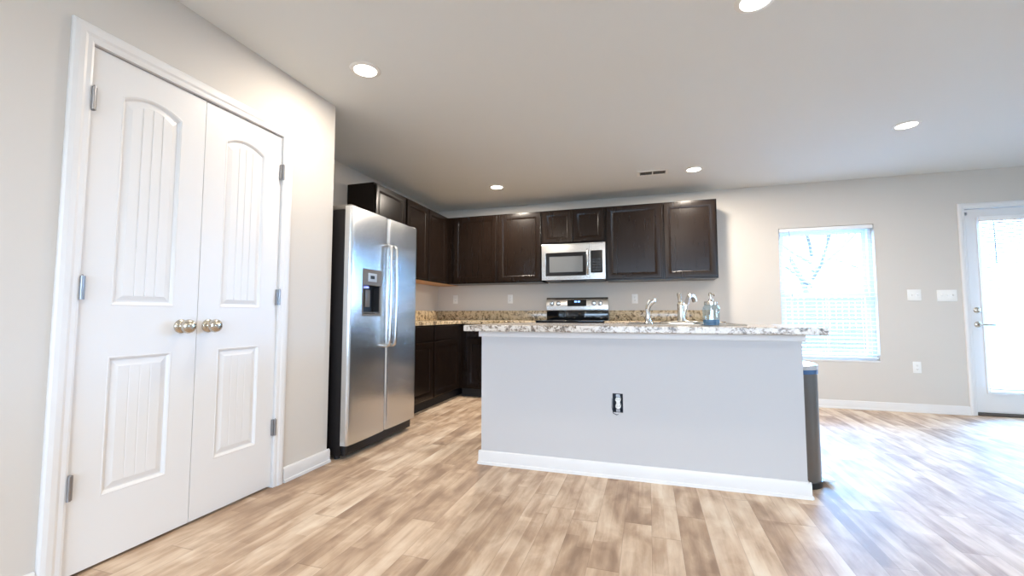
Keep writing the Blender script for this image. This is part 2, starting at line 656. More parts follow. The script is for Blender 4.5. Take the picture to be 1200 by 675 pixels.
# pantry casing + jamb
FP = frame((XP + g, 0, 0), (0, 1, 0), (1, 0, 0))
m = casing(Mesh(), FP, PY0 + 0.002, PY1 - 0.002, PZ - 0.002, CAS)
m.box(XP - 0.115, PY0, 0, XP, PY0 + 0.003, PZ)
m.box(XP - 0.115, PY1 - 0.003, 0, XP, PY1, PZ)
m.box(XP - 0.115, PY0, PZ - 0.003, XP, PY1, PZ)
struct(m.build('trim_1', 'white', None, 14), 'white moulded casing around the pantry double doors', 'door casing')


# ------------------------------------------------------------------ pantry doors
def arch_z(a, a0, a1, zs, rise):
    t = (a - (a0 + a1) / 2) / ((a1 - a0) / 2)
    return zs + rise * (1 - t * t)


def sunk_panel(m, F, a0, b0, a1, b1, rise, T, ngroove, gdepth):
    """moulded sunk panel with raised beadboard field; returns outline of the hole"""
    N = 20
    def outline(i, c):
        A0, A1, B0, B1 = a0 + i, a1 - i, b0 + i, b1 - i
        pts = [F(A0, B0, c), F(A1, B0, c)]
        for k in range(N + 1):
            a = A1 + (A0 - A1) * k / N
            pts.append(F(a, arch_z(a, A0, A1, B1, rise), c))
        return pts
    prof = [(0, T), (0.004, T + 0.0015), (0.010, T - 0.002), (0.016, T - 0.011), (0.021, T - 0.011), (0.042, T - 0.004)]
    m.loops([outline(i, c) for i, c in prof])
    i = 0.042
    A0, A1, B0, B1 = a0 + i, a1 - i, b0 + i, b1 - i
    cols = []
    for k in range(N + 1):
        cols.append((A0 + (A1 - A0) * k / N, 0))
    for k in range(1, ngroove + 1):
        a = A0 + (A1 - A0) * k / (ngroove + 1)
        cols = [c for c in cols if abs(c[0] - a) > 0.0032]
        cols += [(a - 0.003, 0), (a - 0.0008, -gdepth), (a + 0.0008, -gdepth), (a + 0.003, 0)]
    cols.sort()
    for (p, dp), (q, dq) in zip(cols[:-1], cols[1:]):
        m.face([F(p, B0, T - 0.004 + dp), F(q, B0, T - 0.004 + dq),
                F(q, arch_z(q, A0, A1, B1, rise), T - 0.004 + dq), F(p, arch_z(p, A0, A1, B1, rise), T - 0.004 + dp)])


def pantry_leaf(idx, ya, yb, knob_y, hinge_y, label):
    T = 0.035
    zb, zt = 0.012, 2.038
    root = thing('door_%d' % idx, label, 'door', (XP - 0.004 - T, ya, zb), 'pantry double doors', 'structure')
    F = frame((XP - 0.004 - T, ya, zb), (0, 1, 0), (1, 0, 0))
    w, h = yb - ya, zt - zb
    sa = 0.108
    pa0, pa1 = sa, w - sa
    lo = (0.255, 0.800)
    up = (1.005, 1.878)
    rise = 0.034
    m = Mesh()
    m.loops([rect(F, 0, 0, w, h, 0), rect(F, 0, 0, w, h, T)], True, True, False)
    m.face(rect(F, 0, 0, pa0, h, T))
    m.face(rect(F, pa1, 0, w, h, T))
    m.face(rect(F, pa0, 0, pa1, lo[0], T))
    m.face(rect(F, pa0, lo[1], pa1, up[0], T))
    N = 20
    top = [F(pa0 + (pa1 - pa0) * k / N, arch_z(pa0 + (pa1 - pa0) * k / N, pa0, pa1, up[1], rise), T) for k in range(N + 1)]
    m.face(top + [F(pa1, h, T), F(pa0, h, T)])
    sunk_panel(m, F, pa0, lo[0], pa1, lo[1], 0.0, T, 3, 0.0008)
    sunk_panel(m, F, pa0, up[0], pa1, up[1], rise, T, 3, 0.003)
    m.build('door_leaf', 'white', root, 0)
    # knob: rosette, neck, egg
    k = Mesh()
    kc = (XP - 0.004, knob_y, 0.927)
    k.lathe(kc, [(0.0, 0.0), (0.032, 0.0), (0.0325, 0.004), (0.030, 0.009), (0.020, 0.013), (0.013, 0.016), (0.0115, 0.024), (0.014, 0.030),
                 (0.025, 0.034), (0.031, 0.042), (0.0325, 0.050), (0.030, 0.060), (0.022, 0.068), (0.010, 0.072), (0.0, 0.0725)], 36, 'x')
    ko = k.build('door_knob', 'nickel', root, 60)
    ko['label'] = 'satin nickel round door knob'
    for z in (1.825, 1.083, 0.338):
        hg = Mesh()
        hg.cyl((XP + 0.0155, hinge_y, z - 0.045), (XP + 0.0155, hinge_y, z + 0.045), 0.0065, n=14)
        hg.cyl((XP + 0.0155, hinge_y, z + 0.045), (XP + 0.0155, hinge_y, z + 0.051), 0.0045, 0.002, n=12)
        s = 1 if hinge_y < 1.5 else -1
        hg.box(XP - 0.003, min(hinge_y, hinge_y + s * 0.012), z - 0.045, XP + 0.013, max(hinge_y, hinge_y + s * 0.012), z + 0.045)
        hg.build('hinge', 'hinge', root)
    c = Mesh()
    yc = yb - 0.035 if hinge_y < 1.5 else ya + 0.035
    c.box(XP - 0.036, yc - 0.028, zt, XP - 0.006, yc + 0.028, zt + 0.004)
    c.build('ball_catch', 'black', root)
    return root


pantry_leaf(1, 1.081, 1.5435, 1.470, 1.082, 'white pantry door leaf with arched beadboard panel, hinged on the side nearer the viewer')
pantry_leaf(2, 1.5465, 2.009, 1.600, 2.010, 'white pantry door leaf with arched beadboard panel, hinged beside the fridge wall')

# ------------------------------------------------------------------ patio door
FD = frame((0, YB - g, 0), (1, 0, 0), (0, -1, 0))
m = casing(Mesh(), FD, DX0 + 0.004, DX1 - 0.004, DZ - 0.004, CAS2)
m.box(DX0, YB, 0, DX0 + 0.006, YB + WT, DZ)
m.box(DX1 - 0.006, YB, 0, DX1, YB + WT, DZ)
m.box(DX0, YB, DZ - 0.006, DX1, YB + WT, DZ)
struct(m.build('trim_2', 'white', None, 14), 'white moulded casing around the glazed patio door', 'door casing')
m = Mesh().box(DX0 + 0.006, YB - 0.012, 0.0, DX1 - 0.006, YB + WT, 0.028, 0.006)
struct(m.build('trim_3', 'threshold'), 'dark metal threshold under the glazed patio door', 'threshold')

sx0, sx1, sz0, sz1 = DX0 + 0.009, DX1 - 0.009, 0.030, DZ - 0.010
root = thing('door_3', 'white patio door with one tall glass pane and a closed-in mini blind', 'door', (sx0, YB + 0.012, sz0), None, 'structure')
Fs = frame((0, YB + 0.012, 0), (1, 0, 0), (0, -1, 0))
gx0, gx1, gz0, gz1 = 3.185, 3.861, 0.238, 1.935
m = Mesh().ring(Fs, (sx0, sz0, sx1, sz1), (gx0, gz0, gx1, gz1), -0.044, 0.0)
m.build('door_leaf', 'white', root, 30, 0.003)
m = Mesh().ring(Fs, (gx0 - 0.026, gz0 - 0.026, gx1 + 0.026, gz1 + 0.026), (gx0, gz0, gx1, gz1), 0.0005, 0.010)
m.build('lite_frame', 'white', root, 30, 0.003)
m = Mesh().box(gx0, YB + 0.03, gz0, gx1, YB + 0.036, gz1)
m.build('pane', 'pane', root, 0)
hx = 3.126
m = Mesh().lathe((hx, YB + 0.012, 0.888), [(0, 0), (0.031, 0), (0.031, 0.004), (0.024, 0.009), (0.011, 0.011), (0.010, 0.045), (0.0, 0.045)], 28, 'y')
m.tube([(hx, YB - 0.026, 0.888), (hx + 0.02, YB - 0.034, 0.889), (hx + 0.06, YB - 0.036, 0.889), (hx + 0.10, YB - 0.033, 0.886), (hx + 0.112, YB - 0.028, 0.885)],
       [0.010, 0.010, 0.008, 0.0075, 0.005])
o = m.build('door_handle', 'nickel', root, 45)
o['label'] = 'satin nickel lever handle'
m = Mesh().lathe((hx, YB + 0.012, 1.030), [(0, 0), (0.030, 0), (0.030, 0.006), (0.022, 0.013), (0.0, 0.014)], 28, 'y')
m.box(hx - 0.006, YB - 0.020, 1.012, hx + 0.006, YB - 0.001, 1.048, 0.003)
o = m.build('deadbolt', 'nickel', root, 45)
o['label'] = 'satin nickel deadbolt turn'
m = Mesh()
m.box(3.078, YB - 0.003, 1.985, 3.090, YB + 0.012, 2.012, 0.002)
m.build('latch', 'hinge', root)


# ------------------------------------------------------------------ window
root = thing('window_1', 'white double-hung window behind a raised-slat blind, beside the patio door', 'window', (WX0, YB + 0.085, WZ0), None, 'structure')
Fw = frame((0, YB + 0.085, 0), (1, 0, 0), (0, -1, 0))
zm = 1.205
m = Mesh().ring(Fw, (WX0, WZ0, WX1, WZ1), (WX0 + 0.035, WZ0 + 0.04, WX1 - 0.035, WZ1 - 0.035), -0.05, 0.02)
m.build('window_frame', 'vinyl', root, 30, 0.003)
for nm, za, zb, c in (('lower_sash', WZ0 + 0.04, zm + 0.02, 0.0), ('upper_sash', zm - 0.02, WZ1 - 0.035, -0.026)):
    m = Mesh().ring(Fw, (WX0 + 0.035, za, WX1 - 0.035, zb), (WX0 + 0.072, za + 0.04, WX1 - 0.072, zb - 0.04), c - 0.022, c)
    s = m.build(nm, 'vinyl', root, 30, 0.002)
    m = Mesh().box(WX0 + 0.072, YB + 0.085 - c + 0.009, za + 0.04, WX1 - 0.072, YB + 0.085 - c + 0.013, zb - 0.04)
    m.build('pane', 'pane', s, 0)
m = Mesh()
cx = (WX0 + WX1) / 2
m.box(cx - 0.02, YB + 0.068, zm + 0.021, cx + 0.02, YB + 0.084, zm + 0.033, 0.003)
m.build('sash_lock', 'vinyl', root)
m = Mesh().box(WX0 + 0.001, YB - 0.004, WZ0 - 0.012, WX1 - 0.001, YB + 0.064, WZ0 + 0.006, 0.004)
struct(m.build('trim_4', 'white'), 'thin white sill at the bottom of the window recess', 'window sill')


def blind(label, x0, x1, z0, z1, yc, width, pitch, tilt, wand, ladders, name='window_blind', lift=0.045):
    root = thing(name, label, 'blind', ((x0 + x1) / 2, yc, z1))
    m = Mesh().box(x0, yc - width * 0.62, z1 - lift, x1, yc + width * 0.5, z1 - 0.001, 0.004)
    m.build('headrail', 'blind', root)
    m = Mesh()
    z = z1 - lift - pitch * 0.7
    th = math.radians(tilt)
    while z > z0 + 0.03:
        lp = []
        for xx in (x0 + 0.006, x1 - 0.006):
            pts = []
            for s, e in ((-0.5, 0), (-0.17, 0.0016), (0.17, 0.0016), (0.5, 0), (0.5, -0.0034), (0.17, -0.0022), (-0.17, -0.0022), (-0.5, -0.0034)):
                d = s * width
                pts.append((xx, yc + d * math.cos(th) - e * math.sin(th), z + d * math.sin(th) + e * math.cos(th)))
            lp.append(pts)
        m.loops(lp, True, True, True)
        z -= pitch
    m.build('slats', 'blind', root, 50)
    m = Mesh().box(x0 + 0.004, yc - width * 0.48, z0, x1 - 0.004, yc + width * 0.48, z0 + 0.018, 0.004)
    m.build('bottom_rail', 'blind', root)
    m = Mesh()
    for f in ladders:
        xx = x0 + (x1 - x0) * f
        for s in (-0.52, 0.52):
            m.cyl((xx, yc + s * width, z0 + 0.018), (xx, yc + s * width, z1 - lift), 0.0011, n=6)
    m.build('ladder_cord', 'blind', root)
    m = Mesh()
    wx, wl = wand
    yw = yc - width * 0.62 - 0.012
    m.tube([(wx, yw + 0.012, z1 - lift + 0.005), (wx, yw, z1 - lift - 0.01), (wx + 0.002, yw, z1 - lift - 0.03), (wx + 0.004, yw, z1 - lift - wl)], [0.0025, 0.0025, 0.0038, 0.0045], 8)
    o = m.build('tilt_wand', 'cord', root)
    o['label'] = 'thin grey tilt wand'
    return root


blind('white wooden slat blind filling the window recess beside the trash can', WX0 + 0.008, WX1 - 0.008, WZ0 + 0.022, WZ1 - 0.003, YB + 0.028, 0.050, 0.0435, 8,
      (WX0 + 0.10, 0.74), (0.12, 0.5, 0.88), lift=0.040)
blind('white mini blind mounted over the patio door glass', 3.165, 3.872, 0.256, 1.960, YB - 0.022, 0.025, 0.021, 50, (3.262, 0.42), (0.1, 0.5, 0.9), lift=0.052)

# window behind the camera
root = thing('window_2', 'wide white picture window behind the viewer', 'window', (FX0, YF, FZ0), None, 'structure')
Ff = frame((0, YF - 0.06, 0), (1, 0, 0), (0, 1, 0))
m = Mesh().ring(Ff, (FX0, FZ0, FX1, FZ1), (FX0 + 0.06, FZ0 + 0.06, FX1 - 0.06, FZ1 - 0.06), -0.03, 0.03)
m.box(-0.03 + 0.7, YF - 0.09, FZ0 + 0.06, 0.03 + 0.7, YF - 0.03, FZ1 - 0.06)
m.build('window_frame', 'vinyl', root, 30)
m = Mesh().box(FX0 + 0.06, YF - 0.064, FZ0 + 0.06, FX1 - 0.06, YF - 0.06, FZ1 - 0.06)
m.build('pane', 'pane', root, 0)

root = thing('fill_window', 'wide white side window added for daylight, unseen to the right of the viewer', 'window', (XR, RY0, RZ0), None, 'structure')
Fr_ = frame((XR + 0.06, 0, 0), (0, 1, 0), (-1, 0, 0))
m = Mesh().ring(Fr_, (RY0, RZ0, RY1, RZ1), (RY0 + 0.06, RZ0 + 0.06, RY1 - 0.06, RZ1 - 0.06), -0.03, 0.03)
m.box(XR + 0.03, 1.375, RZ0 + 0.06, XR + 0.09, 1.425, RZ1 - 0.06)
m.build('window_frame', 'vinyl', root, 30)
m = Mesh().box(XR + 0.06, RY0 + 0.06, RZ0 + 0.06, XR + 0.064, RY1 - 0.06, RZ1 - 0.06)
m.build('pane', 'pane', root, 0)


# ------------------------------------------------------------------ island
IX0, IX1, IY = -1.071, 0.805, 2.751
root = thing('kitchen_island', 'greige kitchen island, cool daylight painted into its tone, with white baseboard under the speckled granite top', 'kitchen island', (0.0, IY, 0.0))
FI = frame((0, IY, 0), (1, 0, 0), (0, -1, 0))
ox0, oz0, ox1, oz1 = -0.213, 0.388, -0.151, 0.502
m = Mesh().ring(FI, (IX0, 0.0, IX1, 0.872), (ox0, oz0, ox1, oz1), -0.115, 0.0)
m.build('front_panel', 'island', root, 30)
m = Mesh()
# white board under the worktop, wraps the two ends
for (e, z0, z1) in ((0.016, 0.836, 0.8755),):
    m.box(IX0 - e, IY - e, z0, IX1 + e, IY + 0.115, z1, 0.003)
m.build('top_moulding', 'white', root)
m = Mesh()
base_prism(m, (IX0 - 0.015, IY - g), (IX1 + 0.015, IY - g), (0, -1))
base_prism(m, (IX0 - g, IY - 0.015), (IX0 - g, IY + 0.115), (-1, 0))
base_prism(m, (IX1 + g, IY - 0.015), (IX1 + g, IY + 0.115), (1, 0))
m.build('baseboard', 'white', root)
CX0, CX1 = -1.05, 0.655
m = Mesh().box(CX0, IY + 0.116, 0.10, CX1, IY + 0.70, 0.12)
m.box(CX0, IY + 0.116, 0.12, CX0 + 0.018, IY + 0.70, 0.875)
m.box(CX1 - 0.018, IY + 0.116, 0.12, CX1, IY + 0.70, 0.875)
m.box(CX0 + 0.018, IY + 0.68, 0.12, CX1 - 0.018, IY + 0.70, 0.875)
m.build('cabinet_body', 'espresso', root)
m = Mesh().box(CX0 + 0.01, IY + 0.116, 0.0, CX1 - 0.01, IY + 0.63, 0.10)
m.build('toe_kick', 'toe', root)
FB = frame((0, IY + 0.70, 0), (-1, 0, 0), (0, 1, 0))
for i in range(4):
    a0 = -CX1 + 0.012 + i * 0.4215
    m = panel_front(Mesh(), FB, a0, 0.125, a0 + 0.412, 0.70, 0.02)
    m.build('door', 'espresso', root)
    m = Mesh()
    m.loops([rect(FB, a0 + q, 0.715 + q, a0 + 0.412 - q, 0.86 - q, c) for q, c in ((0, 0), (0, 0.016), (0.004, 0.02))], True, True, True)
    m.build('drawer', 'espresso', root)

# island worktop with sink cut-out
TX0, TX1, TY0, TY1 = -1.139, 0.881, 2.596, 3.56
SX0, SX1, SY0, SY1 = -0.135, 0.575, 2.925, 3.475
Ft = lambda a, b, c: Vector((a, b, c))
m = Mesh().ring(Ft, (TX0, TY0, TX1, TY1), (SX0 + 0.02, SY0 + 0.02, SX1 - 0.02, SY1 - 0.02), 0.876, 0.915)
tag(m.build('island_worktop', 'granite_island', None, 30, 0.005), 'cream and brown speckled granite slab on top of the island', 'worktop')

root = thing('electrical_outlet', 'bare white outlet without cover plate in a dark cut-out on the island front', 'outlet', ((ox0 + ox1) / 2, IY, (oz0 + oz1) / 2))
m = Mesh()
e = 0.0005
q = lambda c, i=0: rect(FI, ox0 + e + i, oz0 + e + i, ox1 - e - i, oz1 - e - i, c)
m.loops([q(-0.050), q(-0.001), q(-0.001, 0.003), q(-0.048, 0.003)], True, True, True)
m.build('outlet_box', 'box', root)
ocx, ocz = (ox0 + ox1) / 2 + 0.002, (oz0 + oz1) / 2
m = Mesh()
for s in (-1, 1):
    m.loops([[FI(ocx + r * 0.0165 * math.cos(t), ocz + s * 0.0195 + r * 0.0155 * math.sin(t), c) for t in [2 * PI * k / 24 for k in range(24)]]
             for r, c in ((1, -0.046), (1, 0.003), (0.9, 0.006))], True, True, True)
m.box(ocx - 0.011, IY - 0.0015, ocz - 0.030, ocx + 0.011, IY + 0.030, ocz + 0.030)
m.build('receptacle', 'plastic', root)
for s in (-1, 1):
    m = Mesh().box(ocx - 0.012, IY - 0.002, ocz + s * 0.0445 - 0.0085, ocx + 0.012, IY + 0.0005, ocz + s * 0.0445 + 0.0085)
    m.build('mounting_ear', 'hinge', root)
m = Mesh()
for s in (-1, 1):
    for dx in (-0.006, 0.006):
        m.box(ocx + dx - 0.0011, IY - 0.0067, ocz + s * 0.0195 - 0.002, ocx + dx + 0.0011, IY - 0.0055, ocz + s * 0.0195 + 0.006)
m.build('slots', 'slot', root)
# torn paper edge hanging at the bottom left of the cut-out
m = Mesh()
m.tube([FI(ox0 - 0.003, oz1 - 0.03, 0.001), FI(ox0 - 0.004, oz0 + 0.03, 0.001), FI(ox0 + 0.004, oz0 - 0.006, 0.001), FI(ox0 + 0.024, oz0 - 0.014, 0.001), FI(ox0 + 0.034, oz0 - 0.010, 0.001)],
       [0.0012, 0.002, 0.0022, 0.002, 0.001], 8)
m.build('cut_edge', 'box', root)

# sink
root = thing('kitchen_sink', 'stainless drop-in sink let into the island granite', 'sink', ((SX0 + SX1) / 2, (SY0 + SY1) / 2, 0.915))
m = Mesh()
def srect(i, z, k=0.0):
    return [(SX0 + i, SY0 + i + k, z), (SX1 - i, SY0 + i + k, z), (SX1 - i, SY1 - i, z), (SX0 + i, SY1 - i, z)]
m.loops([srect(0, 0.9155), srect(0.002, 0.922), srect(0.012, 0.925), srect(0.03, 0.924, 0.10), srect(0.04, 0.915, 0.10), srect(0.055, 0.75, 0.10), srect(0.10, 0.735, 0.10)], True, False, True)
m.loops([srect(0.024, 0.914), srect(0.024, 0.73)], True, False, True)
m.build('basin', 'steel_plain', root)
m = Mesh().lathe((0.22, 3.26, 0.736), [(0.0, 0), (0.045, 0), (0.045, 0.003), (0.03, 0.004), (0.0, 0.001)], 24)
m.build('drain', 'chrome', root)

# faucet on its oval deck plate
fx, fy, fz = 0.206, 2.985, 0.925
root = thing('kitchen_faucet', 'brushed nickel single-lever faucet with curved spout on an oval plate', 'faucet', (fx, fy, fz))
m = Mesh().lathe((fx + 0.003, fy, fz), [(0.0, 0), (1.0, 0.0), (1.0, 0.006), (0.92, 0.013), (0.70, 0.017), (0.3, 0.020), (0.0, 0.020)], 40, 'z', 0.136, 0.032)
m.build('deck_plate', 'nickel', root)
m = Mesh().lathe((fx, fy, fz + 0.012), [(0, 0), (0.027, 0), (0.025, 0.012), (0.0215, 0.03), (0.0205, 0.08), (0.022, 0.10), (0.021, 0.115), (0.014, 0.128), (0.0, 0.131)], 28)
m.build('body', 'nickel', root, 50)
m = Mesh().tube([(fx - 0.002, fy, fz + 0.130), (fx - 0.006, fy - 0.002, fz + 0.15), (fx - 0.008, fy - 0.004, fz + 0.175), (fx - 0.008, fy - 0.006, fz + 0.194), (fx - 0.008, fy - 0.006, fz + 0.198)],
                [0.011, 0.010, 0.0125, 0.0135, 0.008], 16)
m.build('lever', 'nickel', root, 50)
m = Mesh().tube([(fx + 0.014, fy + 0.012, fz + 0.045), (fx + 0.027, fy + 0.03, fz + 0.075), (fx + 0.036, fy + 0.05, fz + 0.120), (fx + 0.050, fy + 0.085, fz + 0.160), (fx + 0.066, fy + 0.125, fz + 0.182),
                 (fx + 0.082, fy + 0.165, fz + 0.184), (fx + 0.096, fy + 0.195, fz + 0.170), (fx + 0.103, fy + 0.205, fz + 0.148)],
                [0.012, 0.012, 0.0125, 0.0135, 0.0145, 0.015, 0.015, 0.0145], 16)
m.build('spout', 'chrome', root, 50)

# side sprayer
px, py = 0.004, 2.985
root = thing('sink_sprayer', 'chrome pull-out side sprayer standing beside the faucet', 'sprayer', (px, py, 0.925))
m = Mesh().lathe((px, py, 0.925), [(0, 0), (0.026, 0), (0.025, 0.006), (0.019, 0.013), (0.0175, 0.034), (0.0, 0.034)], 24)
m.build('holder', 'chrome', root, 50)
m = Mesh().tube([(px, py, 0.958), (px - 0.001, py, 0.990), (px, py, 1.020), (px + 0.006, py - 0.002, 1.042), (px + 0.022, py - 0.006, 1.062), (px + 0.040, py - 0.010, 1.072), (px + 0.046, py - 0.012, 1.073)],
                [0.0145, 0.0135, 0.0165, 0.0175, 0.0165, 0.0155, 0.012], 16)
m.build('spray_head', 'chrome', root, 50)
m = Mesh().tube([(px - 0.010, py - 0.016, 1.018), (px - 0.008, py - 0.022, 1.040), (px + 0.004, py - 0.024, 1.062), (px + 0.014, py - 0.022, 1.080)], [0.004, 0.006, 0.006, 0.004], 10)
m.build('trigger', 'nickel', root, 50)

# soap dispenser
bx, by, bz = 0.366, 2.850, 0.915
root = thing('soap_dispenser', 'clear glass jar soap pump with blue liquid on the island granite', 'soap dispenser', (bx, by, bz))
m = Mesh().lathe((bx, by, bz), [(0.0, 0.0), (0.040, 0.0), (0.047, 0.006), (0.048, 0.020), (0.048, 0.098), (0.046, 0.112), (0.038, 0.122), (0.034, 0.128), (0.034, 0.136),
                               (0.031, 0.136), (0.031, 0.128), (0.043, 0.110), (0.0455, 0.098), (0.0455, 0.020), (0.042, 0.004), (0.0, 0.003)], 36)
m.build('jar', 'jar', root, 50)
m = Mesh().lathe((bx, by, bz), [(0.0, 0.0035), (0.041, 0.0045), (0.045, 0.020), (0.045, 0.037), (0.0, 0.037)], 36)
o = m.build('liquid_soap', 'soap', root, 40)
o['label'] = 'bright blue liquid soap'
m = Mesh().lathe((bx, by, bz), [(0.0, 0.137), (0.036, 0.137), (0.0365, 0.126), (0.0375, 0.126), (0.0375, 0.143), (0.034, 0.146), (0.014, 0.148), (0.012, 0.160), (0.0, 0.160)], 30)
m.build('lid', 'nickel', root, 40)
m = Mesh().cyl((bx, by, bz + 0.158), (bx, by, bz + 0.182), 0.005)
m.lathe((bx, by, bz + 0.180), [(0, 0), (0.012, 0.0), (0.013, 0.008), (0.010, 0.019), (0.0, 0.021)], 20)
m.tube([(bx, by, bz + 0.188), (bx + 0.006, by - 0.02, bz + 0.190), (bx + 0.012, by - 0.042, bz + 0.186), (bx + 0.013, by - 0.048, bz + 0.178)], [0.006, 0.0055, 0.005, 0.0045], 10)
m.build('pump', 'nickel', root, 50)
m = Mesh().cyl((bx, by, bz + 0.012), (bx, by, bz + 0.126), 0.003, n=10)
m.build('dip_tube', 'plastic', root)

# trash can tucked behind the island's end
root = thing('trash_can', 'tall dark steel pedal bin with blue-rimmed lid beside the island end', 'trash can', (0.80, 3.05, 0.0))
def dplan(off=0.0, n=22):
    x0, xm, ya, yb, rx = 0.675 - off, 0.80, 2.885 - off, 3.225 + off, 0.152 + off
    yc, ry = (ya + yb) / 2, (yb - ya) / 2
    p = [(x0, yb), (x0, ya)]
    for k in range(n + 1):
        t = -PI / 2 + PI * k / n
        ct, st = math.cos(t), math.sin(t)
        p.append((xm + rx * abs(ct) ** 0.8, yc + ry * math.copysign(abs(st) ** 0.8, st)))
    return p
m = Mesh().prism(dplan(), 0.032, 0.640)
m.build('body', 'steel_dark', root, 35)
m = Mesh().prism(dplan(0.004), 0.0, 0.032)
m.build('base', 'black', root, 35)
m = Mesh().prism(dplan(0.004), 0.640, 0.664)
o = m.build('rim', 'lidblue', root, 35)
o['label'] = 'dark blue rim'
m = Mesh()
m.loops([[(x, y, z) for x, y in dplan(o_)] for o_, z in ((0.005, 0.664), (0.005, 0.684), (-0.004, 0.692), (-0.04, 0.698))], True, True, True)
m.build('lid', 'lid', root, 35)
m = Mesh().box(0.945, 3.00, 0.016, 1.018, 3.10, 0.030, 0.006)
m.box(0.94, 3.03, 0.010, 0.985, 3.07, 0.018)
m.build('pedal', 'plastic', root)


# ------------------------------------------------------------------ cabinets
T = 0.02


def cabinet_box(m, F, w, h, d, b0=0.0):
    m.loops([rect(F, 0, b0, w, h, -d), rect(F, 0, b0, w, h, 0)], True, True, True)


def upper_cab(label, F0, u, n, w, z0, z1, doors, depth=0.3295, raw_bottom=False, reveal=0.014):
    """wall cabinet; F0 = lower corner on the face plane"""
    root = thing('wall_cabinet', label, 'cabinet', (F0[0], F0[1], z0), 'dark wall cabinets')
    F = frame((F0[0], F0[1], 0), u, n)
    m = Mesh()
    m.loops([rect(F, 0.0004, z0, w - 0.0004, z1, -depth), rect(F, 0.0004, z0, w - 0.0004, z1, 0)], True, True, True)
    m.build('carcass', 'espresso', root, 30, 0.0015)
    if raw_bottom:
        m = Mesh()
        m.loops([rect(F, 0.002, z0 - 0.004, w - 0.002, z0 - 0.0003, c) for c in (-depth + 0.004, -0.001)], True, True, True)
        o = m.build('bottom_panel', 'raw_wood', root)
        o['label'] = 'unstained tan bottom edge'
    for a0, a1 in doors:
        m = panel_front(Mesh(), F, a0, z0 + reveal, a1, z1 - reveal, T)
        m.build('door', 'espresso', root, 35)
    return root


UZ0, UZ1 = 1.385, 2.258
# left run (faces +x)
XU = -2.484
upper_cab('dark espresso wall cabinet nearest the viewer, rising above the refrigerator', (XU, 3.512), (0, 1, 0), (1, 0, 0), 0.571, UZ0, UZ1, [(0.018, 0.553)], 0.3, True)
upper_cab('dark espresso two-door wall cabinet on the side wall, running into the corner', (XU, 4.083), (0, 1, 0), (1, 0, 0), YB - 4.083 - 0.001, UZ0, UZ1, [(0.018, 0.497), (0.515, 0.994)], 0.3, True)
# back run (faces -y)
YU = YB - 0.330
upper_cab('dark espresso wall cabinet on the back wall right in the corner', (XU + 0.001, YU), (1, 0, 0), (0, -1, 0), 0.688, UZ0, UZ1, [(0.085, 0.672)])
upper_cab('dark espresso wall cabinet just on the corner side of the microwave', (-1.795, YU), (1, 0, 0), (0, -1, 0), 0.580, UZ0, UZ1, [(0.016, 0.564)])
upper_cab('short dark two-door wall cabinet directly above the microwave', (-1.215, YU), (1, 0, 0), (0, -1, 0), 0.763, 1.842, UZ1, [(0.016, 0.378), (0.385, 0.747)])
upper_cab('dark espresso wall cabinet between the microwave and the end cabinet', (-0.452, YU), (1, 0, 0), (0, -1, 0), 0.632, UZ0, UZ1, [(0.016, 0.616)])
upper_cab('dark espresso wall cabinet at the window end of the row', (0.180, YU), (1, 0, 0), (0, -1, 0), 0.567, UZ0, UZ1, [(0.016, 0.551)])


def base_cab(label, F0, u, n, w, fronts, depth=0.605):
    root = thing('base_cabinet', label, 'cabinet', (F0[0], F0[1], 0.0), 'dark base cabinets')
    F = frame((F0[0], F0[1], 0), u, n)
    m = Mesh()
    m.loops([rect(F, 0.0004, 0.105, w - 0.0004, 0.8755, -depth), rect(F, 0.0004, 0.105, w - 0.0004, 0.8755, 0)], True, True, True)
    m.build('carcass', 'espresso', root, 30)
    m = Mesh()
    m.loops([rect(F, 0.001, 0.0, w - 0.001, 0.105, -depth), rect(F, 0.001, 0.0, w - 0.001, 0.105, -0.065)], True, True, True)
    m.build('toe_kick', 'toe', root, 30)
    for a0, a1 in fronts:
        m = panel_front(Mesh(), F, a0, 0.120, a1, 0.700, T)
        m.build('door', 'espresso', root, 35)
        m = Mesh()
        m.loops([rect(F, a0 + q, 0.716 + q, a1 - q, 0.862 - q, c) for q, c in ((0, 0), (0, T - 0.004), (0.005, T))], True, True, True)
        m.build('drawer', 'espresso', root, 35)
    return root


XB, YBf = -2.175, 4.864
base_cab('dark base cabinet right beside the refrigerator', (XB, 3.425), (0, 1, 0), (1, 0, 0), 0.735, [(0.016, 0.719)])
base_cab('dark base cabinet on the side wall, second from the refrigerator', (XB, 4.160), (0, 1, 0), (1, 0, 0), YB - 4.160 - 0.001, [(0.016, 0.640)])
base_cab('dark base cabinet between the corner and the range', (XB + 0.001, YBf), (1, 0, 0), (0, -1, 0), 0.953, [(0.085, 0.505), (0.515, 0.937)])
base_cab('dark base cabinet on the window side of the range', (-0.449, YBf), (1, 0, 0), (0, -1, 0), 0.600, [(0.016, 0.584)])
base_cab('dark base cabinet at the window end of the back counter', (0.151, YBf), (1, 0, 0), (0, -1, 0), 0.589, [(0.016, 0.573)])

